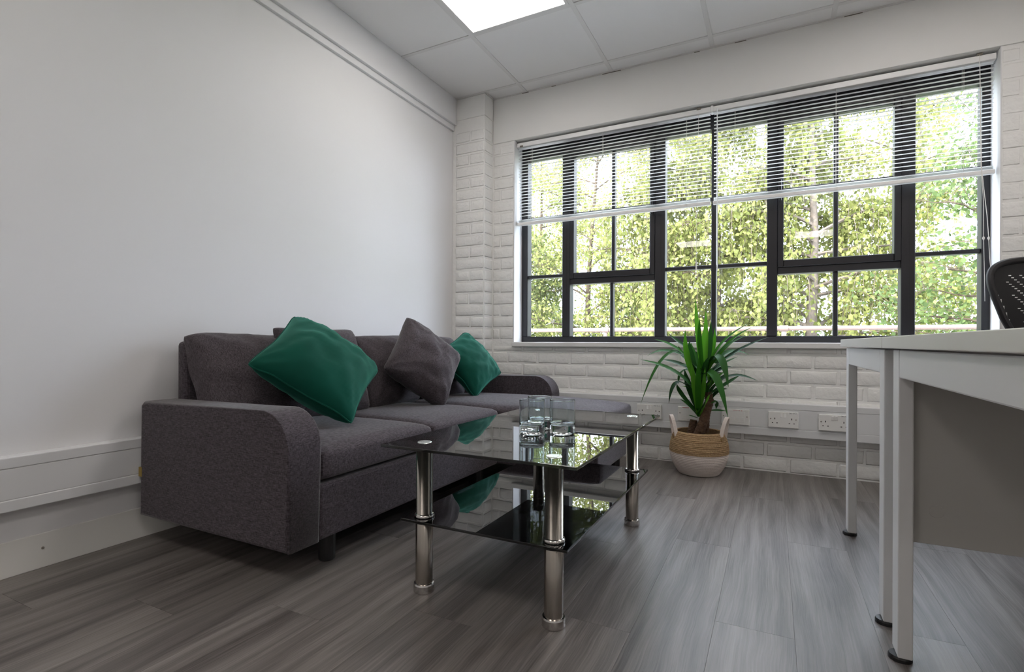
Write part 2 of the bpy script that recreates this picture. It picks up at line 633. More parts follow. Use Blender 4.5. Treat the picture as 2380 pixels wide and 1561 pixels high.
def brickwork(parent, X0, X1, Z0, Z1, y, base=0.232, proud=1.0, phase=0, rot=0.0, minw=0.03):
    k0 = int(round(Z0 / CH))
    k = k0
    while True:
        z0 = k * CH + JT / 2
        z1 = z0 + CH - JT
        if z0 >= Z1 - 0.02:
            break
        z0, z1 = max(z0, Z0), min(z1, Z1)
        half = (k % 2) * base / 2 + phase
        x = X0 - (half % base)
        while x < X1:
            a, b = max(x + JT / 2, X0), min(x + base - JT / 2, X1)
            if b - a > minw:
                pr = proud * random.uniform(0.45, 1.0) * max(0.35, min(1.0, 1.35 - 0.45 * z1))
                brick(parent, a + random.uniform(-.002, .003), b + random.uniform(-.003, .002), z0 + random.uniform(-.0025, .002), z1 + random.uniform(-.002, .0025), y, pr, rot)
            x += base
        k += 1


# below the sill
brickwork(wall_b, -1.776, XR, 0.0, 0.69, YW, proud=1.0)
# between pillar and window, and right of the window
brickwork(wall_b, -1.776, WX0 - 0.006, 0.70, 2.10, YW, proud=1.0, phase=0.06)
brickwork(wall_b, WX1 + 0.006, 1.9, 0.70, 2.10, YW, proud=0.4, phase=0.05)
# pillar front: one stretcher, then two headers
k = 1
while (k + 1) * CH < 2.28:
    z0, z1 = k * CH + JT / 2, (k + 1) * CH - JT / 2
    pr = random.uniform(.8, 1.25) * max(0.3, min(1.0, 1.7 - 0.65 * z1))
    if k % 2:
        brick(pillar, PX0 + .03, PX1 - .004, z0, z1, PY, pr)
    else:
        mid = (PX0 + .03 + PX1) / 2 + random.uniform(-.008, .008)
        brick(pillar, PX0 + .03, mid - JT / 2, z0, z1, PY, pr)
        brick(pillar, mid + JT / 2, PX1 - .004, z0, z1, PY, pr)
    brick(pillar, PY + .006, YW - .006, z0, z1, PX1, pr, math.pi / 2)
    k += 1

# ------------------------------------------------------------------ ceiling
ceil = structure(obj('ceiling', bx(XL - .15, XR + .15, YB - .15, YO, H + 0.02, H + 0.25), 'ceiling_tile'))
GX0, GY0, T = -1.5201, 3.0839, 0.6
gxs = [GX0 + T * i for i in range(8)]
gys = [GY0 - T * i for i in range(12)]
xs = [XU] + gxs + [XR]
ys = [YW] + gys + [YB]
lamps = {(0, 2), (3, 2), (6, 2), (0, 6), (3, 6), (6, 6), (0, 10), (3, 10), (6, 10)}
full_tile = None
for i in range(len(xs) - 1):
    for j in range(len(ys) - 1):
        x0, x1, y1, y0 = xs[i], xs[i + 1], ys[j], ys[j + 1]
        if x1 - x0 < 0.02 or y1 - y0 < 0.02:
            continue
        if i >= 1 and (i - 1, j) in lamps:
            continue
        cx, cy = (x0 + x1) / 2, (y0 + y1) / 2
        if i == 0 and j == 0:
            x0 = PX1 + 0.012
            cx = (x0 + x1) / 2
        w, l = x1 - x0 - .004, y1 - y0 - .004
        full = abs(w - (T - .004)) < 1e-4 and abs(l - (T - .004)) < 1e-4
        if full and full_tile:
            inst('ceiling_tile', full_tile, ceil, (cx, cy, H))
        else:
            o = obj('ceiling_tile', bx(-w / 2, w / 2, -l / 2, l / 2, 0.003, 0.02), 'ceiling_tile', ceil, loc=(cx, cy, H))
            if full:
                full_tile = o
for gx in gxs:
    obj('grid_bar', bx(gx - .012, gx + .012, YB, YW - .008, H - 0.001, H + .012, bev=0.001, seg=1), 'grid_metal', ceil)
for gy in gys:
    st = XU if gy < PY else PX1 + 0.01
    obj('grid_bar', bx(st, XR, gy - .012, gy + .012, H - 0.0005, H + .011, bev=0.001, seg=1), 'grid_metal', ceil)
# perimeter angle: a thin shadowed edge
obj('edge_angle', bx(PX1, XR, YW - .014, YW - .007, H - 0.004, H + .01), 'grid_metal', ceil)
obj('edge_angle', bx(XU, PX1 + .014, PY - .012, PY - .005, H - 0.004, H + .01), 'grid_metal', ceil)
obj('edge_angle', bx(PX1 + .005, PX1 + .013, PY - .012, YW - .006, H - 0.004, H + .01), 'grid_metal', ceil)
# paint gaps and dirt between ceiling edge and brick wall
for xa, ln in ((-1.55, .05), (-1.33, .03), (-0.98, .12), (-.42, .03), (-0.2, .06), (.33, .08)):
    obj('paint_gap', bx(xa, xa + ln, YW - .0155, YW - .006, H - 0.0055, H - 0.004), 'grime', ceil)

lamp_src = None
lamp_words = {(0, 2): 'square white light panel in the ceiling above the grey sofa',
              (3, 2): 'square white light panel in the ceiling above the far white desk'}
for (i, j) in sorted(lamps, key=lambda c: (c[1], c[0])):
    cx, cy = gxs[i] + T / 2, gys[j - 1] - T / 2
    lo = thing('ceiling_light', lamp_words.get((i, j), 'square white light panel in the ceiling away from the window'), 'ceiling light',
               (cx, cy, H), 'square light panels in the ceiling')
    if lamp_src is None:
        bm = bmesh.new()
        for a in (box(bm, -.288, .288, -.288, -.272, -.002, .015), box(bm, -.288, .288, .272, .288, -.002, .015),
                  box(bm, -.288, -.272, -.272, .272, -.002, .015), box(bm, .272, .288, -.272, .272, -.002, .015)):
            pass
        fr = obj('frame', bm, 'grid_metal', lo)
        di = obj('diffuser', bx(-.272, .272, -.272, .272, .002, .008), 'lamp_diffuser', lo)
        lamp_src = (fr, di)
    else:
        inst('frame', lamp_src[0], lo)
        inst('diffuser', lamp_src[1], lo)

# ------------------------------------------------------------------ window
GF = YF + 0.045                      # glass plane
win = bpy.data.objects.new('window_1', None)
link(win)
structure(win)
win['label'] = 'wide black metal framed window with many panes over white brick'
ZB, ZT = 0.722, 2.118
fx = [-1.606, -1.565, -1.299, -1.242, -0.672, -0.607, -0.335, -0.307, -0.033, 0.023, 0.297, 0.320, 0.598, 0.659, 0.924, 0.958]


def bar(name, x0, x1, z0, z1, y0=YF, y1=YF + .07, parent=None, bev=.003):
    return obj(name, bx(x0, x1, y0, y1, z0, z1, bev=bev, seg=1), 'frame_black', parent or win)


zb1, zt1 = 0.757, 2.012              # glass bottom / top
bar('frame_rail', WX0, WX1, ZB - .02, zb1)
bar('frame_rail', WX0, WX1, zt1, WZ1)
bar('frame_stile', WX0, fx[1], zb1, zt1)
bar('frame_stile', fx[14], WX1, zb1, zt1)
for a, b in ((2, 3), (4, 5), (8, 9), (12, 13)):
    o = bar('mullion', fx[a], fx[b], zb1, zt1, YF - .006)
    mid = (fx[a] + fx[b]) / 2
    obj('groove', bx(mid + .004, mid + .006, YF - .0066, YF - .005, zb1, zt1), 'black_plastic', o)
bar('mullion', fx[6], fx[7], zb1, zt1, YF)
# horizontal glazing bars in the fixed bays
for a, b in ((1, 2), (5, 6), (7, 8), (13, 14)):
    for zc in (1.180, 1.592):
        bar('glazing_bar', fx[a], fx[b], zc - .011, zc + .011, YF + .012, YF + .06)
# transom and lower glazing bar in the bays with an opening casement
panes = []
for a, b, c0, c1, hs in ((3, 4, -.966, -.945, 'R'), (9, 10 + 2, .297, .320, 'L')):
    x0, x1 = fx[a], fx[b]
    bar('transom', x0, x1, 1.112, 1.150, YF - .004)
    bar('glazing_bar', c0, c1, zb1, 1.112, YF + .012, YF + .06)
    # casement
    cs = bpy.data.objects.new('casement', None)
    link(cs, win)
    s = .030
    bm = bmesh.new()
    for r in ((x0, x0 + s, 1.150, zt1), (x1 - s, x1, 1.150, zt1), (x0 + s, x1 - s, 1.150, 1.190), (x0 + s, x1 - s, zt1 - .035, zt1)):
        box(bm, r[0], r[1], YF - .014, YF + .05, r[2], r[3], bev=.003, seg=1)
    obj('casement_frame', bm, 'frame_black', cs)
    cc = (c0 + c1) / 2 + (.012 if hs == 'R' else 0)
    obj('glazing_bar', bx(cc - .011, cc + .011, YF + .004, YF + .05, 1.190, zt1 - .035, bev=.003, seg=1), 'frame_black', cs)
    obj('glazing_bar', bx(x0 + s, x1 - s, YF + .004, YF + .05, 1.581, 1.603, bev=.003, seg=1), 'frame_black', cs)
    for xa, xb in ((x0 + s, cc - .011), (cc + .011, x1 - s)):
        for za, zc_ in ((1.190, 1.581), (1.603, zt1 - .035)):
            obj('pane', bx(xa - .004, xb + .004, YF + .026, YF + .029, za - .004, zc_ + .004), 'window_glass', cs)
    hx = x1 - .012 if hs == 'R' else x0 + .012
    hb = bmesh.new()
    box(hb, hx - .009, hx + .009, YF - .022, YF - .012, 1.60, 1.66, bev=.003)
    box(hb, hx - .007, hx + .007, YF - .040, YF - .020, 1.625, 1.645, bev=.003)
    box(hb, hx - .007, hx + .007, YF - .042, YF - .032, 1.525, 1.640, bev=.004)
    obj('handle', hb, 'black_plastic', cs)
    for xa, xb in ((x0, c0), (c1, x1)):
        obj('pane', bx(xa - .004, xb + .004, GF, GF + .003, zb1 - .004, 1.116), 'window_glass', win)
for a, b in ((1, 2), (5, 6), (7, 8), (13, 14)):
    for za, zc_ in ((zb1, 1.169), (1.191, 1.581), (1.603, zt1)):
        obj('pane', bx(fx[a] - .004, fx[b] + .004, GF, GF + .003, za - .004, zc_ + .004), 'window_glass', win)
obj('window_sill', bx(WX0 - .004, XR - 1.2, YW - .028, YF + .01, 0.686, 0.7175, bev=.004), 'sill_white', win)
# smooth plastered reveals
obj('reveal', bx(WX0 - .002, WX0 + .002, YW - .002, YF, .717, WZ1), 'wall_paint', win)
obj('reveal', bx(WX1 - .002, WX1 + .002, YW - .002, YF, .717, WZ1), 'wall_paint', win)

# ------------------------------------------------------------------ blinds
BZ0, BZT = 1.538, 2.108
YBL = YW + 0.045
PITCH = 0.0212


def blind(x0, x1, label, ladder, zb):
    b = thing('venetian_blind', label, 'blind', ((x0 + x1) / 2, YBL, zb), 'white venetian blinds in the window')
    L = (x1 - x0) / 2
    obj('headrail', bx(-L, L, -.020, .022, BZT - zb - .030, BZT - zb, bev=.003), 'blind_white', b)
    # one slat, copied
    bm = bmesh.new()
    w = 0.0125
    tilt = math.radians(6)
    for yy in (-1, -.5, 0, .5, 1):
        pass
    rows = []
    for yy in (-1, -.5, 0, .5, 1):
        cr = 0.0018 * (1 - yy * yy)
        rows.append([bm.verts.new((sx * (L - .004), yy * w * math.cos(tilt), yy * w * math.sin(tilt) + cr)) for sx in (-1, 1)])
    for r0, r1 in zip(rows, rows[1:]):
        bm.faces.new((r0[0], r0[1], r1[1], r1[0]))
    r = bmesh.ops.solidify(bm, geom=list(bm.faces), thickness=0.0004)
    zs = []
    z = BZT - zb - .030 - .012
    while z > .045:
        zs.append(z)
        z -= PITCH
    s0 = obj('slat', bm, 'slat_white', b, loc=(0, 0, zs[0]))
    for z in zs[1:]:
        inst('slat', s0, b, (0, 0, z))
    # stacked spare slats + rail
    for k in range(5):
        inst('slat', s0, b, (0, 0, .020 + k * .0035))
    obj('bottom_rail', bx(-L, L, -.013, .013, -.006, .016, bev=.005, seg=3), 'blind_white', b)
    for lx in ladder:
        bm = bmesh.new()
        for yy in (-.0135, .0135):
            tube([(lx - (x0 + x1) / 2, yy, .0), (lx - (x0 + x1) / 2, yy, BZT - zb - .03)], .0007, 5, bm)
        obj('ladder_cord', bm, 'cord_white', b)
        obj('cord_clip', bx(lx - (x0 + x1) / 2 - .008, lx - (x0 + x1) / 2 + .008, -.015, -.012, -.004, .014, bev=.001), 'plate_plastic', b)
    return b


bl1 = blind(-1.606, -0.331, 'white venetian blind half lowered beside the brick pillar', (-1.50, -.99, -.47), BZ0)
bl2 = blind(-0.319, 0.950, 'white venetian blind half lowered above the potted plant and desks', (-.20, .30, .83), BZ0 - .0)


def part_at(name, bm, material, parent):
    """mesh given in world coordinates, parented to a thing that is only translated"""
    bmesh.ops.translate(bm, vec=-Vector(parent.location), verts=bm.verts)
    return obj(name, bm, material, parent, smooth=True)


yc = YW + .018
part_at('tilt_wand', tube([at(1667, 252, yc), at(1667, 630, yc)], .0030, 6), 'cord_clear', bl2)
pts = [at(1624, 258, yc), at(1622, 400, yc), at(1619, 520, yc), at(1618, 600, yc)]
part_at('pull_cord', tube(pts, .0011, 5), 'cord_white', bl1)
part_at('cord_tassel', tube([at(1618, 602, yc), at(1618, 610, yc), at(1618, 628, yc)], [.002, .004, .005], 8), 'cord_white', bl1)
pts = [at(2277, 128, yc), at(2281, 385, yc), at(2288, 450, yc), at(2294, 500, yc), at(2298, 553, yc), at(2300, 600, yc), at(2305, 640, yc)]
part_at('pull_cord', tube(pts, .0016, 5), 'cord_white', bl2)
pts = [at(2277, 128, yc), at(2280, 385, yc), at(2286, 470, yc), at(2286, 553, yc), at(2288, 640, yc), at(2289, 700, yc)]
part_at('pull_cord', tube(pts, .0012, 5), 'cord_white', bl2)
for px in (2298, 2286):
    part_at('cord_knot', tube([at(px, 549, yc), at(px, 553, yc), at(px, 558, yc)], [.002, .0055, .002], 8), 'cord_white', bl2)
for px, py, bl in ((1624, 253, bl1), (2277, 126, bl2), (1212, 340, bl1)):
    c = at(px, py, YBL - .021)
    part_at('cord_guide', bx(c.x - .012, c.x + .012, c.y - .004, c.y + .003, c.z - .006, c.z + .006, bev=.002), 'grime', bl)
# headrail joint bracket
part_at('bracket', bx(-.332, -.318, YBL - .024, YBL + .022, BZT - .034, BZT + .004, bev=.002), 'blind_white', bl1)

# ------------------------------------------------------------------ cable trunking and sockets
def trunk(name, label, along, a0, a1, face, back, zz):
    t = thing(name, label, 'trunking', (0, 0, 0), 'white cable trunking on the walls')
    z0, z1, z2, z3 = zz

    def mk(nm, o, i, za, zb, bev, material='trunk_plastic'):
        if along == 'x':
            return obj(nm, bx(a0, a1, o, i, za, zb, bev=bev), material, t)
        return obj(nm, bx(i, o, a0, a1, za, zb, bev=bev), material, t)
    s = -1 if along == 'x' else 1
    mk('body', face - s * .003, back, z0 + .003, z3 - .003, .001)
    mk('lower_lid', face, back, z0, z1 - .0012, .003)
    mk('centre_lid', face - s * .0015, back, z1, z2, .001)
    mk('upper_lid', face, back, z2 + .0012, z3, .003)
    return t


trunk('cable_trunking', 'white plastic cable trunking along the plain wall behind the sofa', 'y', YB, 3.08, -1.998, XL, (.207, .243, .333, .368))
trunk('cable_trunking', 'white plastic cable trunking with sockets along the brick wall', 'x', -1.776, XR - .01, 3.158, YW, (.207, .250, .353, .387))


def socket(x0, label, kind, on=(1, 1), txt=None, zc=0.3005):
    s = thing('wall_socket', label, 'socket', (x0 + .0735, 3.1545, zc), 'socket plates on the trunking')
    obj('plate', bx(-.073, .073, -.009, .006, -.043, .043, bev=.003), 'plate_plastic', s)
    for sx in (-1, 1):
        o = obj('screw', lathe([(0, .0018), (.0028, .0015), (.0033, 0), (0, -.001)], 10), 'brushed_steel', s, loc=(sx * .0605, -.009, .004))
        o.rotation_euler = (math.pi / 2, 0, 0)
    if kind == 'power':
        for k, sx in enumerate((-1, 1)):
            cx = sx * .0405 + sx * .0
            obj('pin_hole', bx(cx - .002, cx + .002, -.0094, -.005, .001, .010), 'black_plastic', s)
            for q in (-1, 1):
                obj('pin_hole', bx(cx + q * .011 - .0033, cx + q * .011 + .0033, -.0094, -.005, -.0195, -.0155), 'black_plastic', s)
        for k, sx in enumerate((-1, 1)):
            o = obj('switch', bx(-.0055, .0055, -.004, .006, -.011, .011, bev=.0012), 'label_white', s, loc=(sx * .0085, -.008, .024))
            o.rotation_euler = (math.radians(-9 if on[k] else 5), 0, 0)
        if txt:
            obj('label_strip', bx(.024, .066, -.0095, -.008, .031, .0415), 'label_white', s)
            text_mesh('label_text', txt, .0095, 'text_black', s, (.045, -.0097, .0335), (math.pi / 2, 0, 0))
    else:
        obj('insert', bx(-.050, .050, -.0100, -.006, -.030, .030, bev=.001), 'plate_plastic', s)
        for k in range(4):
            cx = -.037 + k * .0245
            o = obj('shutter', bx(cx - .0085, cx + .0085, -.0112, -.009, -.018, -.0005, bev=.0006), 'plate_plastic', s)
            obj('notch', bx(cx - .006, cx + .006, -.0114, -.0105, -.006, -.0030), 'trunk_plastic', s)
        obj('label_strip', bx(-.048, .048, -.0105, -.009, .0315, .0415), 'label_white', s)
        if txt:
            text_mesh('label_text', txt, .0085, 'text_red', s, (.012, -.0107, .0338), (math.pi / 2, 0, 0))
        else:
            for k in range(8):
                obj('label_mark', bx(-.046 + k * .0046, -.0428 + k * .0046, -.0107, -.0100, .0345, .0385), 'text_red', s)
    return s


socket(-.7375, 'white double power socket behind the glass table corner', 'power', (1, 0), 'DB1/S/L2')
socket(-.4975, 'white data socket plate behind the leaves on the trunking', 'data')
socket(-.2600, 'white data socket plate beside the right handle of the plant basket', 'data', txt='15,16,17 & 18')
socket(-.0215, 'white double power socket with both switches up on the trunking', 'power', (1, 1), 'DB1/S/L3')
socket(.2150, 'white double power socket partly hidden by the white desk leg', 'power', (0, 0), 'DB1/S/L3')

# ------------------------------------------------------------------ sofa
SY0, SY1 = 1.030, 3.030
AY0, AY1 = 1.155, 2.905              # inside faces of the arms
SB, SF = -1.992, -1.242              # back and front of the sofa
sofa = thing('corner_sofa', 'charcoal fabric sofa with chaise against the plain white wall', 'sofa', (0, 0, 0))


def arm_outline(f):
    r = .115
    pts = [(SB, .097), (f, .097)]
    pts += [(f - r + r * math.cos(a), .506 - r + r * math.sin(a)) for a in [math.pi / 2 * k / 10 for k in range(11)]]
    pts += [(SB + .02, .500), (SB + .004, .487)]
    return pts


for y0, y1, f in ((SY0, AY0 - .003, SF + .002), (AY1 + .003, SY1, SF + .045)):
    o = obj('arm', prism(arm_outline(f), 'y', y0, y1, bev=.012, seg=3), 'sofa_cloth', sofa, smooth=False)
    for pl_ in o.data.polygons:
        pl_.use_smooth = len(pl_.vertices) == 4
    # stitched edge seam following the outer edge of the arm
    for yy in (y0 + .006, y1 - .006):
        ol = arm_outline(f)
        pts = [(u - .004 if u > -1.4 else u, yy, v - .0045 if v > .3 else v) for u, v in ol[1:-1]]
        obj('seam', tube(pts, .0022, 5), 'sofa_cloth', o)
obj('backrest', bx(SB, SB + .055, AY0, AY1, .11, .712, bev=.018, seg=3), 'sofa_cloth', sofa)
obj('base', bx(SB + .02, SF - .004, AY0, 2.308, 0.095, .268, bev=.01, seg=2), 'sofa_cloth', sofa)
obj('chaise_base', bx(SB + .02, -.722, 2.312, AY1, 0.095, .268, bev=.01, seg=2), 'sofa_cloth', sofa)


def seat(x0, x1, y0, y1, z0, z1, crown, n=22, r=.022):
    """soft seat cushion: boxed, with rounded edges and a crowned top"""
    bm = bmesh.new()
    box(bm, x0, x1, y0, y1, z0, z1)
    bmesh.ops.subdivide_edges(bm, edges=bm.edges[:], cuts=n, use_grid_fill=True)
    for v in bm.verts:
        u = (v.co.x - x0) / (x1 - x0) * 2 - 1
        w = (v.co.y - y0) / (y1 - y0) * 2 - 1
        s = (v.co.z - z0) / (z1 - z0)
        # rounded box
        c = Vector((min(max(v.co.x, x0 + r), x1 - r), min(max(v.co.y, y0 + r), y1 - r), min(max(v.co.z, z0 + r), z1 - r)))
        d = v.co - c
        if d.length > r:
            v.co = c + d.normalized() * r
        if s > .5:
            v.co.z += crown * (1 - u ** 4) * (1 - w ** 4) * (s - .5) * 2
            v.co.z += .0025 * noise.noise(Vector((v.co.x * 5, v.co.y * 5, 3)))
        else:
            v.co.z += 0
        b = .006 * (1 - (2 * s - 1) ** 2)
        if u > .9:
            v.co.x += b
    return bm


for y0, y1 in ((AY0 + .001, 1.738), (1.742, 2.308)):
    obj('seat_cushion', seat(-1.87, SF, y0, y1, .276, .376, .020), 'sofa_cloth', sofa, smooth=True)
obj('chaise_cushion', seat(-1.87, -.712, 2.311, AY1 - .001, .276, .378, .028), 'sofa_cloth', sofa, smooth=True)
for lx, ly in ((-1.305, 1.238), (-1.90, 1.33), (-.79, 2.37), (-.79, 2.85), (-1.93, 2.95), (-1.33, 2.25)):
    obj('leg', lathe([(0, .11), (.029, .11), (.027, .004), (.024, 0), (0, 0)], 20), 'black_plastic', sofa, smooth=False, loc=(lx, ly, 0))
obj('care_label', bx(SB - .002, SB + .016, SY0 - .0012, SY0 + .004, .235, .268), 'label_cloth', sofa).rotation_euler = (0, 0, 0)


# ------------------------------------------------------------------ cushions
def pillow_bm(w, h, t, pinch=.07, n=28, power=.42, seed=0, wr=1.0, back=1.0):
    """square cushion in its own u,v plane (x,y), thickness along z"""
    bm = bmesh.new()
    grid = {}
    for s in (1, -1):
        for i in range(n + 1):
            for j in range(n + 1):
                u, v = i / n * 2 - 1, j / n * 2 - 1
                u = math.sin(u * math.pi / 2) * .5 + u * .5
                v = math.sin(v * math.pi / 2) * .5 + v * .5
                x = u * (1 - pinch * (1 - v * v)) * w / 2
                y = v * (1 - pinch * (1 - u * u)) * h / 2
                cr_ = 1 - .055 * (abs(u) * abs(v)) ** 7
                x *= cr_
                y *= cr_
                prof = (max(0, 1 - u * u) * max(0, 1 - v * v)) ** power
                z = s * t / 2 * prof * (1 if s > 0 else back)
                q = Vector((u * 2.2 + seed * 5.1, v * 2.2, s * 3.0 + seed))
                edge = min(1 - abs(u), 1 - abs(v))
                wf = min(1, prof * 1.3)
                z += wr * (.010 * noise.noise(q) + .006 * noise.noise(q * 2.7)) * wf
                # gathers running in from the corners
                for cu, cv in ((1, 1), (1, -1), (-1, 1), (-1, -1)):
                    du, dv = (cu - u), (cv - v)
                    d = math.hypot(du, dv)
                    a = math.atan2(dv * cv, du * cu)
                    z += s * wr * .005 * math.sin(a * 11 + seed) * math.exp(-(d / .55) ** 2) * min(1, d * 4) * min(1, prof * 2)
                border = i in (0, n) or j in (0, n)
                if border:
                    z = .010 * noise.noise(Vector((u * 2 + seed, v * 2, 1.5))) * wr
                key = (i, j, 0 if border else s)
                if key not in grid:
                    grid[key] = bm.verts.new((x, y, z))

    def V(i, j, s):
        return grid[(i, j, 0 if (i in (0, n) or j in (0, n)) else s)]
    for s in (1, -1):
        for i in range(n):
            for j in range(n):
                f = [V(i, j, s), V(i + 1, j, s), V(i + 1, j + 1, s), V(i, j + 1, s)]
                bm.faces.new(f if s > 0 else f[::-1])
    rim = [V(i, 0, 1).co.copy() for i in range(n)] + [V(n, j, 1).co.copy() for j in range(n)] + \
          [V(i, n, 1).co.copy() for i in range(n, 0, -1)] + [V(0, j, 1).co.copy() for j in range(n, 0, -1)]
    return bm, rim


def cushion(label, group, centre, cols, w, h, t, material, seed, piping=False, **k):
    c = bpy.data.objects.new('scatter_cushion', None)
    link(c)
    tag(c, label, 'cushion', group)
    R = Matrix([Vector(a).normalized() for a in cols]).transposed()
    mw = R.to_4x4()
    mw.translation = Vector(centre)
    c.matrix_world = mw
    bm, rim = pillow_bm(w, h, t, seed=seed, **k)
    obj('cover', bm, material, c, smooth=True)
    if piping:
        obj('piping', tube(rim, .0032, 6, closed=True), material, c, smooth=True)
    return c


def pose(lean, yaw, spin):
    """u along +Y, v up, normal towards the room (+X); lean back, turn, spin"""
    R0 = Matrix(((0, 0, 1), (1, 0, 0), (0, 1, 0)))
    R = R0 @ Matrix.Rotation(yaw, 3, 'Y') @ Matrix.Rotation(lean, 3, 'X') @ Matrix.Rotation(spin, 3, 'Z')
    return [R.col[0], R.col[1], R.col[2]]


G = 'loose charcoal back cushions on the sofa'
cushion('charcoal back cushion squashed against the sofa arm beside the plain wall trunking', G, (-1.870, 1.368, .548), pose(-.46, .0, -.03), .45, .41, .26, 'cushion_cloth', 1, power=.36, pinch=.03, back=.3, wr=1.5)
cushion('charcoal back cushion with pointed corners behind the large green cushion', G, (-1.815, 1.70, .578), pose(-.30, -.02, .0), .46, .42, .20, 'cushion_cloth', 2, power=.4, back=.3)
cushion('charcoal back cushion upright between the large green and the tilted grey cushion', G, (-1.83, 2.135, .562), pose(-.30, .0, .02), .43, .39, .20, 'cushion_cloth', 3, power=.36, pinch=.035, back=.3)
cushion('charcoal back cushion above the chaise behind the small green cushion', G, (-1.83, 2.60, .567), pose(-.30, .0, -.05), .46, .40, .18, 'cushion_cloth', 4, power=.4, pinch=.05, back=.3)
GF_ = 'diamond-set cushions on the sofa'
cushion('large emerald green velvet cushion standing on its corner', GF_, (-1.600, 1.483, .612), [[0.5907, 0.5926, -0.5476], [-0.3960, 0.8042, 0.4432], [0.7030, -0.0449, 0.7097]], .43, .43, .25, 'velvet', 5, True, pinch=.10, power=.5, wr=1.4)
cushion('charcoal square cushion standing on its corner between the green ones', GF_, (-1.610, 2.18, .608), [[0.4537, 0.6841, -0.5711], [-0.1884, 0.7000, 0.6889], [0.8710, -0.2049, 0.4465]], .392, .392, .24, 'cushion_cloth', 6, wr=1.9, pinch=.09, power=.48)
cushion('small emerald green velvet cushion beside the brick pillar', GF_, (-1.625, 2.655, .588), [[0.5796, 0.3023, -0.7567], [-0.0325, 0.9365, 0.3492], [0.8142, -0.1779, 0.5526]], .358, .358, .21, 'velvet', 8, True, pinch=.10, power=.5, wr=1.6)

# ------------------------------------------------------------------ glass coffee table
TX, TY, TZ = -.690, 1.612, .425
tab = thing('coffee_table', 'black glass coffee table with lower shelf and steel tube legs', 'table', (TX, TY, 0))
obj('table_top', bx(-.290, .290, -.488, .488, TZ - .008, TZ, bev=.0015), 'table_glass', tab)
obj('shelf', bx(-.252, .252, -.448, .448, .205, .2125, bev=.0015), 'shelf_glass', tab)
for sx in (-1, 1):
    for sy in (-1, 1):
        lx, ly = sx * .200, sy * .405
        lg = obj('leg', lathe([(0, TZ - .009), (.0235, TZ - .009), (.0235, .2125), (.0235, .2125), (.0235, .204), (.0245, .203), (.0245, .020), (.0245, 0.004), (0, .004)], 32), 'brushed_steel', tab, loc=(lx, ly, 0))
        for pl_ in lg.data.polygons:
            pl_.use_smooth = abs(pl_.normal.z) < .5
        obj('ring', lathe([(.0235, .213), (.0285, .214), (.0290, .218), (.0265, .222), (.0235, .223)], 32), 'chrome', lg, smooth=True)
        obj('ring', lathe([(.0235, .196), (.0275, .197), (.0275, .203), (.0235, .2045)], 32), 'black_plastic', lg, smooth=True)
        obj('foot', lathe([(.0245, .026), (.0285, .025), (.0300, .021), (.0300, .002), (.0285, 0), (0, 0)], 32), 'chrome', lg, smooth=False)
        obj('cap_disc', lathe([(0, TZ + .0022), (.0185, TZ + .0020), (.0205, TZ + .0004), (.0205, TZ), (0, TZ)], 32), 'disc_metal', tab, loc=(lx, ly, 0))

gl = None
for (gx, gy), lab in (((-.672, 1.470), 'clear glass tumbler on the coffee table, of three the farthest from the window'),
                      ((-.588, 1.515), 'clear glass tumbler on the coffee table, of three the closest to the desks'),
                      ((-.690, 1.572), 'clear glass tumbler on the coffee table, of three the closest to the window')):
    if gl is None:
        R_, HH = .0400, .108
        prof = [(0, .0005), (.034, .0005), (R_ - .001, .003), (R_, .008), (R_, .011), (R_, .02), (R_, HH - .006), (R_, HH - .003), (R_, HH - .001), (R_ - .0005, HH), (R_ - .0009, HH), (R_ - .0014, HH - .001), (R_ - .0014, HH - .003), (R_ - .0014, HH - .006), (R_ - .0014, .044), (R_ - .0014, .038),
                (R_ - .0014, .034), (R_ - .005, .030), (R_ - .012, .0285), (0, .0275)]
        bm = lathe(prof, 48)
        g_ = obj('tumbler', bm, 'tumbler_glass', None, smooth=True, loc=(gx, gy, TZ))
        gl = g_
    else:
        g_ = inst('tumbler', gl, None, (gx, gy, TZ))
    tag(g_, lab, 'glass', 'tumblers on the glass table')

# ------------------------------------------------------------------ plant basket
PXc, PYc = -.362, 3.005
bk = thing('plant_basket', 'round woven basket, white rope below and straw above, two handles', 'basket', (PXc, PYc, 0))
prof = []
N = 13
for k in range(N * 4 + 1):
    z = k / (N * 4) * .118
    u = z / .118
    r = .104 + .048 * math.sin(u * math.pi / 2) ** .9
    r += .0017 * abs(math.sin(math.pi * k / 4))
    prof.append((r, z))
low = [(0, 0), (.100, 0)] + prof + [(.140, .118)]
obj('rope_bowl', lathe(low, 48), 'rope_white', bk, smooth=True)
prof = []
for k in range(61):
    u = k / 60
    z = .118 + u * .112
    r = .1535 + .004 * math.sin(u * 2.4) - .030 * u ** 1.6
    r += .0022 * abs(math.sin(math.pi * k / 5)) + .001 * math.sin(k * 1.7)
    prof.append((r, z))
prof = [(.142, .117)] + prof + [(.118, .231), (.114, .228), (.128, .190)]
obj('straw_wall', lathe(prof, 56), 'jute', bk, smooth=True)
obj('soil', lathe([(0, .190), (.06, .188), (.1285, .186), (.1285, .17), (0, .17)], 32), 'soil', bk, smooth=True)
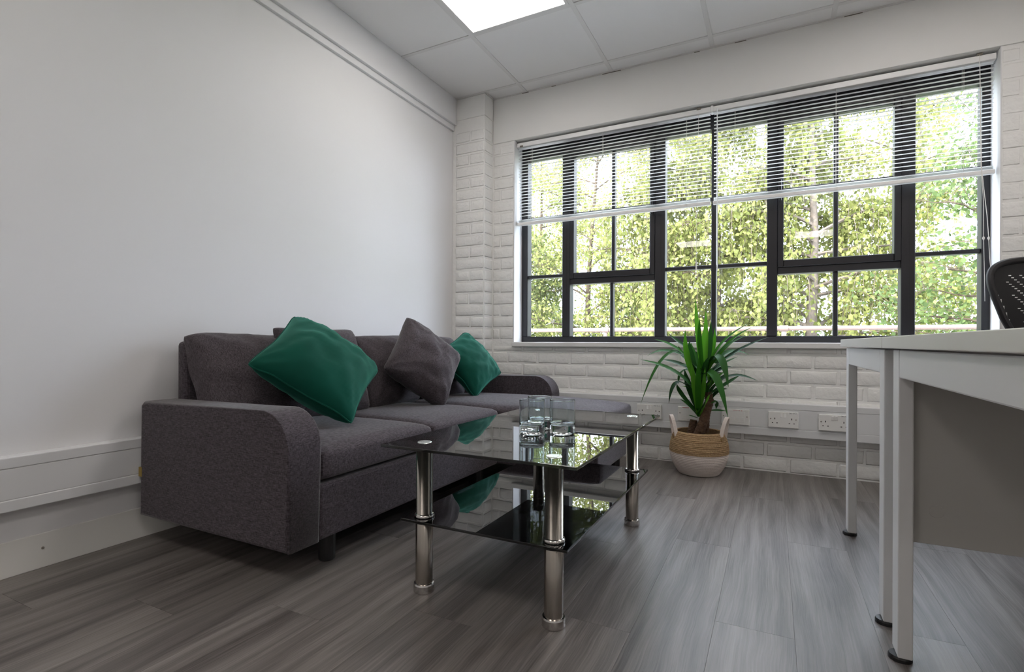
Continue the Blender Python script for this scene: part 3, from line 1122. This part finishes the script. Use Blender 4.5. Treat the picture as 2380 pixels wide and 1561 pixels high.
for s, ang in ((-1, math.radians(204)), (1, math.radians(-14))):
    d = Vector((math.cos(ang), math.sin(ang), 0))
    tdir = Vector((-d.y, d.x, 0))
    pts = []
    for k in range(17):
        a = math.pi * k / 16
        c = d * (.130 + .022 * math.sin(a)) + tdir * (.030 * math.cos(a))
        pts.append(c + Vector((0, 0, .205 + .112 * math.sin(a) ** .75)))
    bm = bmesh.new()
    prev = []
    for k, pnt in enumerate(pts):
        t = (pts[min(k + 1, 16)] - pts[max(k - 1, 0)]).normalized()
        wdir = (d - t * d.dot(t)).normalized()
        th = t.cross(wdir).normalized()
        w_, t_ = .0095, .003
        ring = [bm.verts.new(pnt + wdir * a + th * b) for a, b in ((-w_, -t_), (w_, -t_), (w_, t_), (-w_, t_))]
        if prev:
            for i in range(4):
                bm.faces.new((prev[i], prev[(i + 1) % 4], ring[(i + 1) % 4], ring[i]))
        else:
            bm.faces.new(ring)
        prev = ring
    bm.faces.new(prev)
    hd = obj('handle', bm, 'rope_white', bk)
    c = d * .1275 + tdir * (-.030 * s) + Vector((0, 0, .205))
    # wooden button that fastens the handle, on the side seen from the room
    cf = Vector((d.x * .118, -abs(tdir.y) * .030 - .030, .205))
    rr_ = Vector((cf.x, cf.y, 0)).normalized()
    cf = rr_ * .142 + Vector((0, 0, .203))
    b_ = obj('button', lathe([(0, .004), (.012, .004), (.0135, .002), (.0135, -.002), (0, -.002)], 20), 'wood_button', hd)
    b_.location = cf
    b_.rotation_euler = rr_.to_track_quat('Z', 'Y').to_euler()

# ------------------------------------------------------------------ yucca
yu = thing('yucca_plant', 'leafy green yucca plant growing from a woven basket', 'plant', (PXc, PYc, .186))
YO_ = Vector((PXc, PYc, .186))


def zp(zx, zy, dy=0.0):
    return at(1450 + zx / 3.468, 680 + zy / 3.468, PYc + dy)


def ringed(pts, r):
    out, rad = [], []
    pts = [Vector(p) for p in pts]
    n = 40
    for i in range(n + 1):
        f = i / n * (len(pts) - 1)
        k = min(int(f), len(pts) - 2)
        out.append(pts[k].lerp(pts[k + 1], f - k) - YO_)
        rad.append(r * (1 + .10 * (1 if i % 4 == 0 else 0) + .05 * noise.noise(Vector((i * .7, r * 50, 0)))) * (1 - .25 * i / n))
    return tube(out, rad, 14)


obj('trunk', ringed([zp(600, 1150, -.03), zp(650, 1010, -.02), zp(690, 870, 0), zp(680, 800, 0)], .0265), 'bark', yu, smooth=True)
obj('stump', ringed([zp(545, 1140, .01), zp(562, 1025, .012)], .0250), 'bark', yu, smooth=True)
obj('trunk', ringed([zp(660, 1120, .05), zp(670, 980, .05), zp(680, 900, .04)], .0175), 'bark', yu, smooth=True)

LV = [  # base, mid, tip in plant-crop pixels, dy mid, dy tip, width, kind
    ((625, 620), (595, 330), (578, 55), -.02, -.03, .036, 'y'), ((655, 620), (660, 380), (660, 142), -.01, -.01, .038, 'y'),
    ((665, 640), (690, 440), (702, 230), .0, .0, .034, 'o'), ((640, 640), (612, 420), (612, 200), -.03, -.05, .036, 'y'),
    ((600, 800), (515, 540), (497, 300), -.06, -.09, .046, 'y'), ((610, 700), (545, 520), (530, 385), -.03, -.05, .036, 'o'),
    ((660, 640), (720, 450), (730, 285), .02, .03, .032, 'y'), ((690, 580), (800, 400), (1012, 245), -.02, -.05, .036, 'y'),
    ((700, 590), (850, 400), (1050, 272), .03, .05, .030, 'y'), ((700, 600), (800, 460), (985, 345), -.04, -.08, .036, 'o'),
    ((720, 620), (900, 480), (1172, 355), .0, -.02, .030, 'o'), ((740, 570), (850, 480), (1008, 500), .04, .06, .040, 'o'),
    ((690, 690), (780, 620), (875, 598), .0, .02, .034, 'o'), ((690, 560), (775, 530), (842, 760), -.08, -.14, .046, 'o'),
    ((740, 750), (880, 670), (1082, 712), -.02, -.05, .030, 'o'), ((700, 810), (820, 740), (950, 655), .02, .04, .030, 'o'),
    ((610, 745), (720, 660), (838, 1003), -.12, -.17, .048, 'o'), ((690, 870), (760, 800), (836, 775), .0, .0, .030, 'o'),
    ((520, 530), (390, 430), (243, 375), -.03, -.06, .040, 'y'), ((530, 460), (440, 395), (365, 338), .04, .07, .026, 'o'),
    ((500, 510), (330, 470), (187, 510), .02, .03, .034, 'o'), ((545, 620), (430, 570), (308, 538), .03, .05, .036, 'o'),
    ((570, 800), (410, 640), (132, 538), -.06, -.13, .040, 'o'), ((510, 530), (330, 520), (135, 898), -.05, -.08, .032, 'o'),
    ((525, 770), (420, 730), (362, 893), -.08, -.12, .028, 'o'), ((560, 570), (480, 510), (440, 430), .05, .08, .030, 'o'),
    ((600, 1000), (520, 910), (452, 858), -.04, -.06, .024, 'o'), ((595, 965), (470, 830), (428, 735), -.02, -.03, .032, 'o'),
    ((605, 965), (530, 780), (488, 615), .0, .0, .040, 'o'), ((600, 1010), (560, 1000), (520, 985), -.04, -.06, .018, 'o'),
    ((605, 1000), (600, 780), (608, 500), -.07, -.09, .046, 'y'), ((600, 990), (570, 760), (545, 560), -.05, -.07, .044, 'y'),
    ((615, 990), (640, 800), (655, 600), -.06, -.08, .036, 'y'), ((700, 950), (760, 950), (832, 955), .0, .0, .020, 'o'),
    ((620, 960), (660, 880), (715, 795), -.05, -.09, .034, 'o'), ((640, 940), (690, 900), (740, 880), -.02, -.03, .026, 'o'),
    ((690, 900), (740, 880), (742, 940), .02, .02, .028, 'o'), ((640, 700), (760, 600), (920, 515), .02, .04, .028, 'o'),
    ((650, 720), (720, 640), (830, 600), .05, .08, .034, 'o'), ((620, 700), (560, 640), (480, 620), .05, .08, .034, 'o'),
    ((560, 620), (470, 640), (440, 735), .02, .02, .030, 'o'), ((680, 680), (760, 700), (835, 640), .06, .10, .030, 'o'),
    ((610, 1000), (660, 900), (690, 820), -.08, -.1, .030, 'y'), ((660, 660), (760, 520), (880, 400), -.03, -.06, .034, 'y'),
    ((680, 640), (790, 560), (920, 480), -.05, -.09, .030, 'o'), ((640, 640), (570, 520), (540, 400), .04, .07, .034, 'o'),
    ((630, 640), (640, 440), (640, 300), .03, .05, .036, 'y'), ((660, 860), (720, 770), (800, 690), .0, -.02, .030, 'o'),
]
_r = random.Random(5)
for k in range(26):                      # shorter inner leaves of the crown
    bx_, by_ = _r.uniform(620, 690), _r.uniform(640, 850)
    a_ = _r.uniform(-1.1, 1.1)
    L_ = _r.uniform(120, 260)
    tx, ty = bx_ + math.sin(a_) * L_, by_ - math.cos(a_) * L_ * .8
    dd = _r.uniform(-.10, .08)
    LV.append(((bx_, by_), ((bx_ + tx) / 2 + math.sin(a_) * 8, (by_ + ty) / 2 - 22), (tx, ty), dd * .6, dd, _r.uniform(.026, .036), 'o' if k % 3 else 'y'))
for (b_, m_, t_, d1, d2, w_, kd) in LV:
    P0, P1, P2 = zp(*b_, -.01), zp(*m_, d1), zp(*t_, d2)
    P2.y = min(P2.y, 3.135)
    P1.y = min(P1.y, 3.11)
    C1 = P1 * 2 - (P0 + P2) / 2
    n = 12
    bm = bmesh.new()
    rows = []
    for i in range(n + 1):
        s = i / n
        c = P0 * (1 - s) ** 2 + C1 * 2 * s * (1 - s) + P2 * s * s
        tg = ((C1 - P0) * (1 - s) + (P2 - C1) * s).normalized()
        # blade faces mostly up and outwards
        out = Vector((c.x - PXc, c.y - PYc - .0, 0))
        side = tg.cross(Vector((out.x * .6, out.y - .25, .55))).normalized()
        nr = side.cross(tg).normalized()
        prof_ = (.55 + 1.3 * s - 1.1 * s * s) if s < .55 else (.93 * (1 - ((s - .55) / .45) ** 1.7) + .0)
        hw = w_ * (.38 if kd == 'y' else .5) * max(prof_, .03)
        v_ = .38 * hw
        rows.append([bm.verts.new(c + side * (-hw) + nr * v_ - YO_), bm.verts.new(c - YO_), bm.verts.new(c + side * hw + nr * v_ - YO_)])
    for a, b in zip(rows, rows[1:]):
        bm.faces.new((a[0], a[1], b[1], b[0]))
        bm.faces.new((a[1], a[2], b[2], b[1]))
    obj('leaf', bm, 'yucca_young' if kd == 'y' else 'yucca_old', yu, smooth=True)

# ------------------------------------------------------------------ desks
def desk(label, y0, y1, x0=.236, x1=1.836, panel_y=None):
    d = thing('office_desk', label, 'desk', (0, 0, 0), 'white office desks set back to back')
    obj('desk_top', bx(x0, x1, y0, y1, .701, .7285, bev=.0015), 'desk_white', d)
    for ex0 in (x0 + .014, x1 - .014 - .028):
        for ly in (y0 + .050, y1 - .110):
            lg = obj('leg', bx(ex0, ex0 + .028, ly, ly + .060, .014, .698, bev=.003), 'desk_frame', d)
            obj('foot', lathe([(0, .014), (.007, .014), (.007, .012), (.021, .011), (.023, .007), (.023, 0), (0, 0)], 24), 'black_plastic', lg,
                loc=(ex0 + .010, ly + .030, 0))
        obj('top_beam', bx(ex0 + .0005, ex0 + .0275, y0 + .112, y1 - .112, .636, .698, bev=.003), 'desk_frame', d)
    for by in (y0 + .16, y1 - .22):
        obj('cross_rail', bx(x0 + .043, x1 - .043, by, by + .04, .655, .698, bev=.003), 'desk_frame', d)
    if panel_y:
        pn = obj('modesty_panel', bx(x0 + .043, x1 - .043, panel_y, panel_y + .018, .272, .690, bev=.001), 'desk_panel_shaded', d)
        c = obj('cam_cover', lathe([(0, .0008), (.013, .0006), (.0135, 0), (0, 0)], 24), 'desk_panel_shaded', pn, loc=(x0 + .085, panel_y, .345))
        c.rotation_euler = (math.pi / 2, 0, 0)
    return d


desk('white office desk beside the window with a slim square leg', 1.527, 2.372)
desk('white office desk with a panel greyed for shade below its top', .640, 1.519, panel_y=1.425)

# ------------------------------------------------------------------ office chair
CX, CY = 1.012, 2.62
ch = thing('office_chair', 'black mesh-backed office chair behind the white desk', 'chair', (CX, CY, 0))


def back_half(z):
    """half width of the backrest at height z"""
    u = (z - .62) / (1.052 - .62)
    return .11 + .165 * min(1, max(0, u)) ** .9


outl = []
zt, zb_ = 1.052, .60
for k in range(60):
    a = 2 * math.pi * k / 60
    cx_, cz_ = math.cos(a), math.sin(a)
    pw = .42
    ux = math.copysign(abs(cx_) ** pw, cx_)
    uz = math.copysign(abs(cz_) ** pw, cz_)
    z = (zt + zb_) / 2 + uz * (zt - zb_) / 2
    xx = ux * back_half(z)
    z -= .012 * (ux * ux) * (1 if uz > 0 else -1)
    outl.append((xx, .13 - .09 * (xx / .27) ** 2 + .10 * (z - .8) ** 2 * 4, z))
obj('back_frame', tube(outl, .0125, 8, closed=True, flat=1.25), 'chair_black', ch, smooth=True)
# mesh sheet with rows of slots
bm = bmesh.new()
cache = {}


def mv(x, z):
    key = (round(x, 4), round(z, 4))
    if key not in cache:
        cache[key] = bm.verts.new((x, .128 - .09 * (x / .27) ** 2 + .10 * (z - .8) ** 2 * 4, z))
    return cache[key]


cw, rp, sh = .0092, .0088, .0036
ni, nj = 58, 49
for j in range(nj):
    z0 = .610 + j * rp
    for (za, zc, slot) in ((z0, z0 + rp - sh, False), (z0 + rp - sh, z0 + rp, True)):
        for i in range(ni):
            xa = (i - ni / 2) * cw
            hw = back_half(z0) - .004
            top = (z0 - .965) / .085
            if top > 0:
                hw -= .085 * top * top
            if max(abs(xa), abs(xa + cw)) > hw:
                continue
            inner = max(abs(xa), abs(xa + cw)) < hw - .05 and z0 < .985
            if slot and inner and (i + j) % 4 == 0:
                continue
            bm.faces.new((mv(xa, za), mv(xa + cw, za), mv(xa + cw, zc), mv(xa, zc)))
obj('back_mesh', bm, 'chair_mesh', ch)
obj('back_spine', tube([(0, .16, .95), (0, .19, .75), (0, .20, .55), (0, .14, .44), (0, 0, .43)], .022, 10), 'chair_black', ch, smooth=True)
obj('seat', seat(-.245, .245, -.26, .20, .44, .51, .015, n=10, r=.03), 'chair_black', ch, smooth=True)
obj('gas_lift', lathe([(0, .44), (.028, .44), (.028, .25), (.035, .25), (.035, .10), (0, .10)], 20), 'chair_black', ch)
for k in range(5):
    a = math.radians(212 + 72 * k)
    d = Vector((math.cos(a), math.sin(a), 0))
    lg = obj('base_leg', tube([d * .02 + Vector((0, 0, .12)), d * .16 + Vector((0, 0, .105)), d * .30 + Vector((0, 0, .082))], [.03, .024, .018], 10), 'chair_black', ch, smooth=True)
    w_ = lathe([(0, -.024), (.024, -.024), (.0275, -.018), (.0275, .018), (.024, .024), (0, .024)], 20)
    cs_ = obj('caster', w_, 'black_plastic', lg, loc=d * .30 + Vector((0, 0, .0275)))
    cs_.rotation_euler = (math.pi / 2, 0, a + .8)
    obj('caster_stem', lathe([(0, .085), (.008, .085), (.008, .03), (0, .03)], 10), 'black_plastic', lg, loc=d * .30)

# ------------------------------------------------------------------ outside
GZ = -3.3
structure(obj('ground', bx(-60, 60, YO, 90, GZ - .3, GZ), 'ground_green'))
structure(obj('flat_roof', bx(-12, 12, YO, 6.4, -.55, -.25), 'concrete'))
RY, RZ = 6.05, .872
rl = thing('guard_rail', 'pale painted tube railing outside the window in front of the trees', 'railing', (0, RY, -.25))
obj('top_tube', tube([(-12, 0, RZ + .25), (12, 0, RZ + .25)], .024, 14), 'rail_paint', rl, smooth=True)
for xx in (-7.5, -5.6, -3.7, -1.80, .103, 2.0, 3.9, 5.8):
    ps = obj('post', tube([(xx, 0, 0), (xx, 0, RZ + .22)], .024, 14), 'rail_paint', rl, smooth=True)
    obj('clamp', tube([(xx - .04, 0, RZ + .25), (xx + .04, 0, RZ + .25)], .033, 14), 'rail_paint', ps, smooth=True)
    obj('base_plate', lathe([(0, .012), (.07, .012), (.07, 0), (0, 0)], 20), 'rail_paint', ps, loc=(xx, 0, 0))


def leaves(name, pts, size, material, parent, seed, droop=.5):
    """many small leaf blades, joined: nobody could count them"""
    rng = np.random.default_rng(seed)
    n = len(pts)
    d = rng.normal(size=(n, 3))
    d[:, 2] -= droop
    d /= np.linalg.norm(d, axis=1)[:, None]
    s = rng.normal(size=(n, 3))
    s -= (s * d).sum(1)[:, None] * d
    s /= np.linalg.norm(s, axis=1)[:, None]
    L = size * rng.uniform(.65, 1.25, n)[:, None]
    W = L * rng.uniform(.55, .8, n)[:, None]
    q = np.stack([pts, pts + d * L * .45 + s * W * .5, pts + d * L, pts + d * L * .45 - s * W * .5], 1).reshape(-1, 3)
    me = bpy.data.meshes.new(name)
    me.vertices.add(4 * n)
    me.vertices.foreach_set('co', q.astype(np.float32).ravel())
    me.loops.add(4 * n)
    me.loops.foreach_set('vertex_index', np.arange(4 * n, dtype=np.int32))
    me.polygons.add(n)
    me.polygons.foreach_set('loop_start', np.arange(0, 4 * n, 4, dtype=np.int32))
    me.update(calc_edges=True)
    me.materials.append(MATS[material])
    o = bpy.data.objects.new(name, me)
    o['kind'] = 'stuff'
    return link(o, parent)


def tree(label, x, y, height, crown_w, crown_z0, style, material, bark, seed, n_limb=26, leaf=.075, dens=1.0, lean=(0, 0), tr=.13, group='trees outside the window'):
    rng = random.Random(seed)
    t = thing('tree', label, 'tree', (x, y, GZ), group)
    top = Vector((lean[0], lean[1], height))
    bm = bmesh.new()
    spine = []
    for k in range(12):
        s = k / 11
        spine.append(Vector((lean[0] * s + .18 * noise.noise(Vector((s * 3, seed, 0))), lean[1] * s + .18 * noise.noise(Vector((s * 3, 5, seed))), height * s)))
    tube(spine, [tr * (1 - .92 * k / 11) for k in range(12)], 9, bm)
    obj('trunk', bm, bark, t, smooth=True)
    bb_ = bmesh.new()
    pts = []
    c0 = crown_z0 - GZ
    for i in range(n_limb):
        s = (i + rng.random()) / n_limb
        zb = c0 * .75 + (height - c0 * .75) * s * .97
        a = rng.uniform(0, 2 * math.pi)
        u = (zb - c0 * .75) / (height - c0 * .75)
        ln = crown_w * (math.sin(math.pi * min(1, .22 + .78 * u)) ** .8 * .95 + .08) * rng.uniform(.65, 1.1)
        k = zb / height
        base = Vector((lean[0] * k, lean[1] * k, zb))
        dirv = Vector((math.cos(a), math.sin(a), rng.uniform(.15, .75)))
        limb = []
        nseg = 7
        for q in range(nseg + 1):
            f = q / nseg
            pnt = base + Vector((dirv.x, dirv.y, 0)) * ln * f + Vector((0, 0, dirv.z * ln * f * (1 - .55 * f * (1.4 if style == 'birch' else .7))))
            pnt += Vector((noise.noise(Vector((f * 3, i, seed))), noise.noise(Vector((f * 3, i + 40, seed))), noise.noise(Vector((f * 3, i + 80, seed))))) * .22 * f
            limb.append(pnt)
        tube(limb, [max(.006, tr * .33 * (1 - k * .55) * (1 - .88 * f / nseg)) for f in range(nseg + 1)], 5, bb_)
        ntw = int((14 if style == 'birch' else 17) * dens * max(.4, ln / 1.6)) + 1
        for w in range(ntw):
            f = rng.uniform(.25, 1.0)
            q = min(int(f * nseg), nseg - 1)
            st = limb[q].lerp(limb[q + 1], f * nseg - q)
            if style == 'birch':
                L = rng.uniform(.5, 1.7)
                aa = rng.uniform(0, 2 * math.pi)
                out = Vector((math.cos(aa), math.sin(aa), 0)) * rng.uniform(.08, .45)
                tw = [st, st + out * .6 + Vector((0, 0, -.05 * L)), st + out + Vector((0, 0, -.45 * L)), st + out * 1.08 + Vector((0, 0, -L))]
            else:
                L = rng.uniform(.35, .95)
                dv = Vector((rng.gauss(0, 1), rng.gauss(0, 1), rng.gauss(.25, .7))).normalized()
                tw = [st, st + dv * L * .4, st + dv * L * .75 + Vector((0, 0, -.02)), st + dv * L + Vector((0, 0, -.08))]
            tube(tw, [.006, .005, .004, .002], 3, bb_)
            nl = int(L * (34 if style == 'birch' else 46) * min(1.3, dens ** .5))
            for e in range(nl):
                g = rng.uniform(.12, 1.0) * 3
                qi = min(int(g), 2)
                c = tw[qi].lerp(tw[qi + 1], g - qi)
                sp = .07 if style == 'birch' else .14
                pts.append((c.x + rng.gauss(0, sp), c.y + rng.gauss(0, sp), c.z + rng.gauss(0, sp)))
    obj('branches', bb_, bark, t, smooth=True)
    leaves('foliage', np.array(pts), leaf, material, t, seed, 1.2 if style == 'birch' else .3)
    return len(pts)


TREES = [
    ('tall birch with a pale trunk and hanging yellow-green leaves behind the railing', .62, 11.0, 9.6, 2.1, -.3, 'birch', 'birch_leaf', 'birch_bark', 11, 46, .095, 1.25, (.1, .3), .17),
    ('birch with weeping yellow-green branches behind the tilt wand of the blind', -.95, 11.8, 10.2, 2.1, -.4, 'birch', 'birch_leaf', 'birch_bark', 23, 44, .095, 1.2, (-.2, .2), .15),
    ('slender birch with yellow-green leaves rising behind the potted plant', -2.2, 10.6, 9.2, 1.6, -.2, 'birch', 'birch_leaf', 'dark_bark', 37, 36, .09, 1.0, (.2, 0), .11),
    ('thin open tree with sparse leaves against the white sky', -4.3, 12.2, 10.4, 2.1, .2, 'open', 'birch_leaf', 'dark_bark', 41, 30, .085, .75, (.5, 0), .12),
    ('leafy tree with dense low crown next to the pillar side of the window', -5.9, 12.0, 6.6, 1.9, -1.8, 'open', 'dark_leaf', 'dark_bark', 53, 38, .09, 1.1, (0, 0), .12),
    ('light green round-crowned tree lower than the birches', -3.3, 13.0, 5.6, 1.7, -1.6, 'open', 'green_leaf', 'dark_bark', 61, 30, .09, 1.0, (0, 0), .10),
    ('mid green tree close to the chair side of the window', 2.75, 9.6, 8.0, 1.35, -1.2, 'open', 'green_leaf', 'dark_bark', 71, 34, .08, 1.0, (.2, 0), .11),
    ('pale green birch hanging behind the last window bay', 2.15, 12.6, 10.6, 1.6, 1.9, 'birch', 'birch_leaf', 'birch_bark', 83, 30, .085, 1.1, (.1, 0), .12),
    ('far bushy tree low behind the birch trunks', -.4, 16.5, 5.2, 2.4, -2.4, 'open', 'green_leaf', 'dark_bark', 97, 30, .085, 1.0, (0, 0), .12),
    ('far yellow-green tree rising behind the open tree', -7.0, 16.0, 11.5, 2.6, -1.5, 'open', 'birch_leaf', 'dark_bark', 101, 36, .095, 1.2, (0, 0), .14),
]
for a in TREES:
    tree(*a)

# a dried flower stem standing against the window outside
fl = thing('dried_flower', 'pale dried flower stem standing outside the window', 'flower', (at(1296, 790, 3.62).x, 3.62, -.25))
P = [at(1300, 800, 3.62), at(1290, 768, 3.62), at(1285, 752, 3.62), at(1280, 742, 3.62)]
base = Vector((P[0].x + .03, 3.62, -.25))
st_ = [base] + P
part_at('stem', tube(st_, .0022, 5), 'dry_flower', fl)
for a, b in (((1284, 748), (1266, 756)), ((1285, 750), (1289, 741)), ((1280, 742), (1274, 737)), ((1286, 760), (1282, 768))):
    A, B = at(*a, 3.62), at(*b, 3.62)
    part_at('petal', tube([A, A.lerp(B, .35), A.lerp(B, .7), B], [.002, .008, .008, .001], 6, flat=.4), 'dry_flower', fl)
